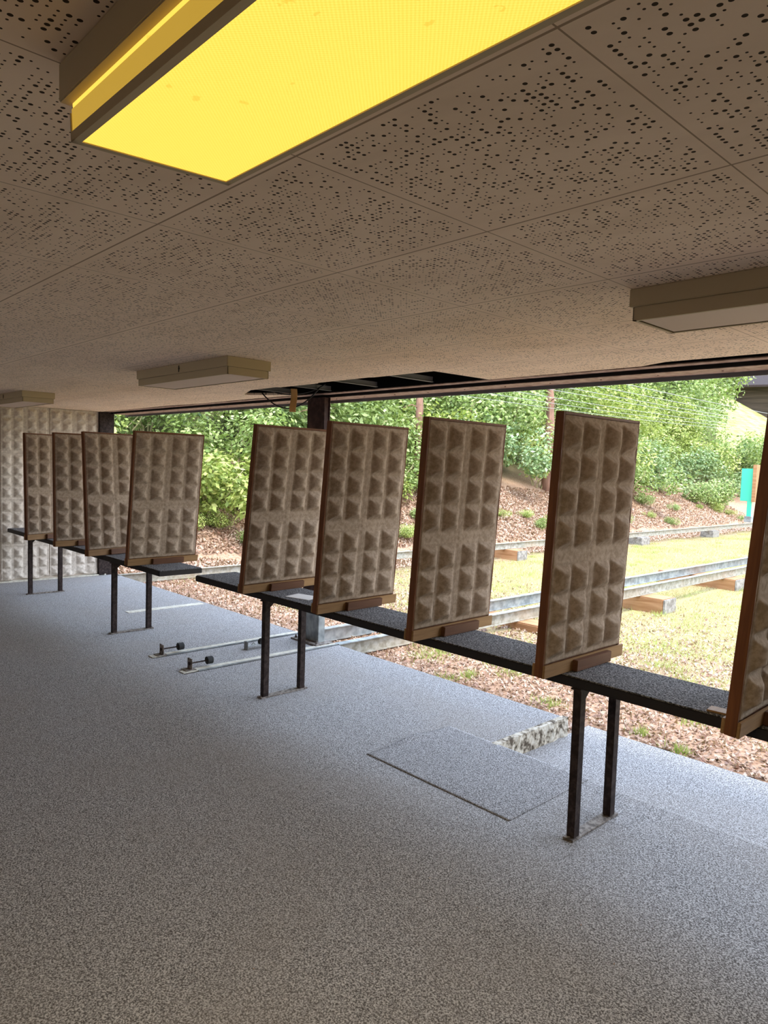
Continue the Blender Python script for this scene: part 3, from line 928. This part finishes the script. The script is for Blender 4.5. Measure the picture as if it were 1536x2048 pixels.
# ------------------------------------------------------------------ scattered floor debris
def chips(name, n, xr, yr, zf, size, m, lab, cat, mask=None, lift=0.004, tilt=0.9, aspect=0.5, curl=0.5):
    x = rng.uniform(*xr, n); y = rng.uniform(*yr, n)
    if mask is not None:
        k = mask(x, y); x, y = x[k], y[k]
    n = len(x)
    z = zf(x, y) + lift
    s = rng.uniform(0.4, 1.0, n) * size
    a = rng.uniform(0, 2 * np.pi, n)
    tx, ty = rng.normal(0, tilt, n), rng.normal(0, tilt, n)
    ux = np.stack([np.cos(a), np.sin(a), 0.5 * tx], -1); vx = np.stack([-np.sin(a), np.cos(a), 0.5 * ty], -1) * aspect
    ux /= np.linalg.norm(ux, axis=1)[:, None]
    c = np.stack([x, y, z], -1)
    cu = np.stack([0 * x, 0 * x, np.abs(rng.normal(0, curl, n)) * s * 0.5], -1)
    P = np.stack([c - ux * s[:, None] * 0.5 + cu, c - vx * s[:, None] * 0.5, c + ux * s[:, None] * 0.5 + cu, c + vx * s[:, None] * 0.5], 1)
    F = np.arange(4 * n).reshape(n, 4)
    F = np.vstack([F[:, [0, 1, 3]], F[:, [1, 2, 3]]])
    me = mesh_arrays(name, P.reshape(-1, 3), F)
    o = link(name, me, m)
    tag(o, lab, cat, kind='stuff')
    return o
chips('floor_crumbs', 420, (-8.5, -0.6), (1.0, 4.0), lambda x, y: 0 * x, 0.011, M['litter'],
      'tiny leaf crumbs scattered over the grey carpet', 'debris', lift=0.002, tilt=0.3, mask=lambda x, y: (rng.uniform(0, 1, len(x)) < np.clip((y - 0.5) / 3.5, 0, 1)) & ~((x > STEP_X) & (y > 3.25)))

# ------------------------------------------------------------------ ground cover
def dens_litter(x, y):
    near = (y < 9.5) & (x > -10.2)
    fall = np.clip(1.25 - (y - 4.2) / 4.5, 0.12, 1)
    ok = ~((x > STEP_X) & (y < 4.36)) & (y > 4.08)
    for rx in (-5.395, -4.855, -9.5): ok &= np.abs(x - rx) > 0.05
    return ok & (rng.uniform(0, 1, len(x)) < fall)
chips('leaf_litter', 95000, (-10.6, 0.6), (4.07, 10.5), ground_z, 0.055, M['litter'], 'dry brown leaf litter strewn along the edge of the carpeted floor', 'leaf litter', dens_litter, lift=0.012)
def dens_bank(x, y):
    return (y > 4.2) & (rng.uniform(0, 1, len(x)) < np.clip(1.3 - (y - 8) / 26, 0.3, 1))
chips('bank_leaf_litter', 90000, (-13.6, -9.75), (3.5, 32), ground_z, 0.10, M['litter'], 'reddish-brown leaf litter covering the foot of the bank', 'leaf litter', dens_bank, lift=0.02)

def blades(name, n, xr, yr, h, w, m, lab, mask, lean=0.6, cl=None):
    x = rng.uniform(*xr, n); y = rng.uniform(*yr, n)
    if cl is not None:
        cx_, cy_, cs = cl
        k = rng.integers(0, len(cx_), n)
        x = cx_[k] + rng.normal(0, 1, n) * cs[k]; y = cy_[k] + rng.normal(0, 1, n) * cs[k]
    k = mask(x, y); x, y = x[k], y[k]
    n = len(x)
    z = ground_z(x, y)
    a = rng.uniform(0, 2 * np.pi, n); hh = h * rng.uniform(0.4, 1.0, n)
    L = rng.normal(0, lean, (n, 2)) * hh[:, None]
    b0 = np.stack([x - np.cos(a) * w / 2, y - np.sin(a) * w / 2, z - 0.01], -1)
    b1 = np.stack([x + np.cos(a) * w / 2, y + np.sin(a) * w / 2, z - 0.01], -1)
    t = np.stack([x + L[:, 0], y + L[:, 1], z + hh], -1)
    P = np.stack([b0, b1, t], 1)
    me = mesh_arrays(name, P.reshape(-1, 3), np.arange(3 * n).reshape(n, 3))
    o = link(name, me, m)
    tag(o, lab, 'grass', kind='stuff')
    return o
def not_on_things(x, y):
    ok = (y > 4.4) & (x > -9.9)
    for rx in (-5.395, -4.855, -9.5): ok &= np.abs(x - rx) > 0.045
    return ok
blades('dry_grass', 210000, (-9.9, 1.0), (5.6, 33), 0.055, 0.008, M['grass'],
       'straw-coloured mown grass between and beside the rails',
       lambda x, y: not_on_things(x, y) & (rng.uniform(0, 1, len(x)) < np.clip((y - 5.4) / 3.5, 0, 1)), lean=1.1)
nc = 900
ccx = rng.uniform(-9.4, 0.5, nc); ccy = 5 + 26 * rng.uniform(0, 1, nc) ** 1.2
blades('green_grass_tufts', 60000, (0, 1), (0, 1), 0.09, 0.006, M['grass_green'], 'fresh green grass tufts sprouting in the dry ground',
       not_on_things, lean=0.5, cl=(ccx, ccy, rng.uniform(0.05, 0.22, nc)))
nc = 24
ccx = rng.uniform(-4.6, 0.2, nc); ccy = rng.uniform(4.35, 5.6, nc)
blades('edge_weeds', 2200, (0, 1), (0, 1), 0.075, 0.009, M['grass_green'], 'yellow-green weeds growing in leaf litter by the floor edge',
       lambda x, y: (y > 4.10) & ~((x > STEP_X) & (y < 4.36)), lean=0.6, cl=(ccx, ccy, rng.uniform(0.03, 0.10, nc)))

# ------------------------------------------------------------------ bushes and trees on the bank
def foliage_mesh(seed, n, R, leaf, droop=0.2, lumps=7):
    r = np.random.default_rng(seed)
    cen = r.normal(0, 1, (lumps, 3)) * np.array([R[0], R[1], R[2]]) * 0.42
    cen[:, 2] = np.abs(cen[:, 2]) * 0.9 + R[2] * 0.55
    rad = r.uniform(0.32, 0.6, lumps)
    k = r.integers(0, lumps, n)
    d = r.normal(0, 1, (n, 3)); d /= np.linalg.norm(d, axis=1)[:, None]
    rr_ = rad[k] * r.uniform(0.55, 1.05, n) ** 0.5
    # twig clusters give clumps and gaps
    d2 = np.round(d * 2.2) / 2.2 + r.normal(0, 0.14, (n, 3))
    P = cen[k] + d2 * rr_[:, None] * np.array(R)
    P[:, 2] = np.maximum(P[:, 2], 0.02 * R[2] + r.uniform(0, 0.2, n))
    s = leaf * r.uniform(0.55, 1.2, n)
    nrm = d * 0.55 + r.normal(0, 0.45, (n, 3)) + np.array([0.25, 0, 0.75])
    nrm /= np.linalg.norm(nrm, axis=1)[:, None]
    t = r.normal(0, 1, (n, 3)); t[:, 2] -= droop * 2
    t -= nrm * (t * nrm).sum(1)[:, None]; t /= np.linalg.norm(t, axis=1)[:, None]
    b = np.cross(nrm, t)
    S = s[:, None]
    V = np.stack([P - t * S * 0.5, P + b * S * 0.33 - nrm * S * 0.05, P + t * S * 0.6 - nrm * S * 0.08, P - b * S * 0.33 - nrm * S * 0.05], 1)
    F = np.arange(4 * n).reshape(n, 4)
    return mesh_arrays('foliage', V.reshape(-1, 3), np.vstack([F[:, [0, 1, 2]], F[:, [0, 2, 3]]]))

def stems_mesh(seed, R, k=7):
    random.seed(seed)
    b = MB()
    for i in range(k):
        a = random.uniform(0, 6.28); l = random.uniform(0.5, 1.1)
        pts = [(0.1 * math.cos(a), 0.1 * math.sin(a), -0.1)]
        for q in range(1, 6):
            t = q / 5
            pts.append((math.cos(a) * R[0] * 0.7 * t * l + random.uniform(-.06, .06), math.sin(a) * R[1] * 0.7 * t * l + random.uniform(-.06, .06), R[2] * 1.3 * t * l))
        b.tube(pts, [0.022 * (1 - 0.7 * q / 5) for q in range(6)], 5)
    bmesh.ops.recalc_face_normals(b.bm, faces=b.bm.faces)
    me = bpy.data.meshes.new('stems'); b.bm.to_mesh(me); b.bm.free()
    me.materials.append(M['twig'])
    return me

kinds = {
    'small':  dict(R=(0.9, 1.0, 0.85), n=2100, leaf=0.11),
    'medium': dict(R=(1.2, 1.3, 1.25), n=3300, leaf=0.125),
    'tall':   dict(R=(1.6, 1.7, 2.1), n=6500, leaf=0.14),
}
FOL, STM = {}, {}
sd_ = 10
for kd, kv in kinds.items():
    for v in range(3):
        sd_ += 1
        for c in ('leaf_bright', 'leaf_mid', 'leaf_cool', 'leaf_yellow'):
            if c == 'leaf_bright':
                base_me = foliage_mesh(sd_, kv['n'], kv['R'], kv['leaf'])
                me = base_me
            else:
                me = base_me.copy()
            me.materials.clear(); me.materials.append(M[c])
            FOL[(kd, v, c)] = me
        STM[(kd, v)] = stems_mesh(sd_, kv['R'])

LAB = {
    'leaf_bright': 'bright green', 'leaf_mid': 'mid green', 'leaf_cool': 'cool green', 'leaf_yellow': 'yellow-green'}
def bush(x, y, kd, v, c, s, rz, where, cat='bush', sink=0.1, low=False):
    if y > 34 and x / y > -0.40 and kd == 'tall': return None
    z = float(ground_z(x, y)) - sink
    nm = 'tree' if kd == 'tall' else 'bush'
    o = empty('leafy_' + nm, (x, y, z), (0, 0, rz)); o.scale = (s, s, s)
    tag(o, '%s %s leafy %s %s' % (LAB[c], {'small': 'low', 'medium': 'round', 'tall': 'tall'}[kd], nm, where), nm, '%s %s leafy %s %s' % (LAB[c], kd, nm, where))
    if low:
        o.name = 'seedling_shrub'
        tag(o, 'tiny %s seedling shrub in leaf litter %s' % (LAB[c], where), 'shrub', 'tiny %s seedlings %s' % (LAB[c], where))
    link('foliage', FOL[(kd, v, c)], None, o)
    link('stems', STM[(kd, v)], None, o)
    return o

R_ = random.Random(21)
zones = [(2.5, 8.5, 'on the bank behind the left baffle boards'), (8.5, 15, 'on the bank behind the steel column'),
         (15, 24, 'on the bank behind the tallest baffle board'), (24, 60, 'on the bank beyond the target stand')]
def zone(y):
    for a, b_, w_ in zones:
        if y < b_: return w_
    return zones[-1][2]
# front row: low bushes at the edge of the litter
y = 4.2
while y < 46:
    x = -12.5 + R_.uniform(-0.45, 0.4)
    # line-of-sight distance along the bank decides the spread
    c = R_.choice(['leaf_bright', 'leaf_mid', 'leaf_mid', 'leaf_yellow']) if y < 17 else R_.choice(['leaf_cool', 'leaf_bright', 'leaf_cool'])
    if R_.random() < 0.82:
        bush(x, y, 'small', R_.randrange(3), c, R_.uniform(0.75, 1.15), R_.uniform(0, 6), zone(y))
    y += 1.35 if y < 14 else 1.7
for k in range(26):
    yy = 5.0 + 26 * R_.random()
    bush(-10.6 - 1.5 * R_.random(), yy, 'small', R_.randrange(3), R_.choice(['leaf_yellow', 'leaf_bright']), R_.uniform(0.16, 0.34), R_.uniform(0, 6), zone(yy), sink=0.03, low=True)
y = 4.0
while y < 50:
    x = -13.9 + R_.uniform(-0.4, 0.4)
    c = R_.choice(['leaf_mid', 'leaf_bright', 'leaf_mid']) if y < 12 else R_.choice(['leaf_bright', 'leaf_cool', 'leaf_mid', 'leaf_yellow'])
    bush(x, y, 'medium', R_.randrange(3), c, R_.uniform(0.85, 1.15), R_.uniform(0, 6), zone(y))
    y += 1.9 if y < 14 else 2.3
y = 4.5
while y < 56:
    x = -16.2 + R_.uniform(-0.6, 0.6)
    c = R_.choice(['leaf_mid', 'leaf_bright', 'leaf_mid']) if y < 13 else R_.choice(['leaf_bright', 'leaf_yellow', 'leaf_bright'])
    bush(x, y, 'tall', R_.randrange(3), c, R_.uniform(0.85, 1.1), R_.uniform(0, 6), zone(y))
    y += 2.7
y = 6
while y < 60:
    x = -19.5 + R_.uniform(-0.8, 0.8)
    c = R_.choice(['leaf_mid', 'leaf_mid', 'leaf_bright'])
    bush(x, y, 'tall', R_.randrange(3), c, R_.uniform(1.2, 1.5), R_.uniform(0, 6), zone(y))
    y += 3.6
y = 9
while y < 75:
    bush(-24.5 + R_.uniform(-1, 1), y, 'tall', R_.randrange(3), R_.choice(['leaf_mid', 'leaf_bright']), R_.uniform(1.7, 2.1), R_.uniform(0, 6), zone(y))
    y += 5.2

# tree trunks
def trunk(x, y, r, h, label):
    z = float(ground_z(x, y))
    b = MB()
    pts = [(x + 0.05 * math.sin(k * 1.3 + x), y + 0.05 * math.cos(k * 1.7), z - 0.2 + h * k / 10) for k in range(11)]
    b.tube(pts, [r * (1 - 0.35 * k / 10) for k in range(11)], 12)
    for k in range(9):
        zz = z + 1.2 + k * 0.35; a = k * 2.4
        b.tube([(x, y, zz), (x + math.cos(a) * 0.3, y + math.sin(a) * 0.3, zz + 0.06), (x + math.cos(a) * 0.65, y + math.sin(a) * 0.65, zz - 0.04)], [0.02, 0.013, 0.005], 5)
    o = b.build('pine_trunk', M['bark'], smooth=True)
    tag(o, label, 'tree trunk')
trunk(-13.6, 14.0, 0.12, 7, 'reddish tree trunk rising behind bushes just under the header, above second baffle board')
trunk(-13.6, 20.2, 0.17, 8, 'thicker reddish tree trunk above and left of the tallest baffle board')
trunk(-13.2, 10.3, 0.10, 6, 'brown tree trunk just right of the steel column')

# dark wooden barn up on the meadow
bx, by_ = -26.5, 76.0
bz = float(ground_z(bx, by_))
root = empty('barn', (bx, by_, bz), (0, 0, 0.35))
tag(root, 'dark weathered barn high on the slope at the top right under the header', 'barn')
b = MB(); b.box(-7, 9, -3, 3, -1.5, 2.6); b.build('plank_wall', M['dark_planks'], root)
b = MB(); b.prism([(-4.2, 2.2), (0, 5.0), (4.2, 2.2), (4.2, 2.4), (0, 5.25), (-4.2, 2.4)], 'x', -7.8, 9.8); b.build('roof', M['steel_dark'], root)
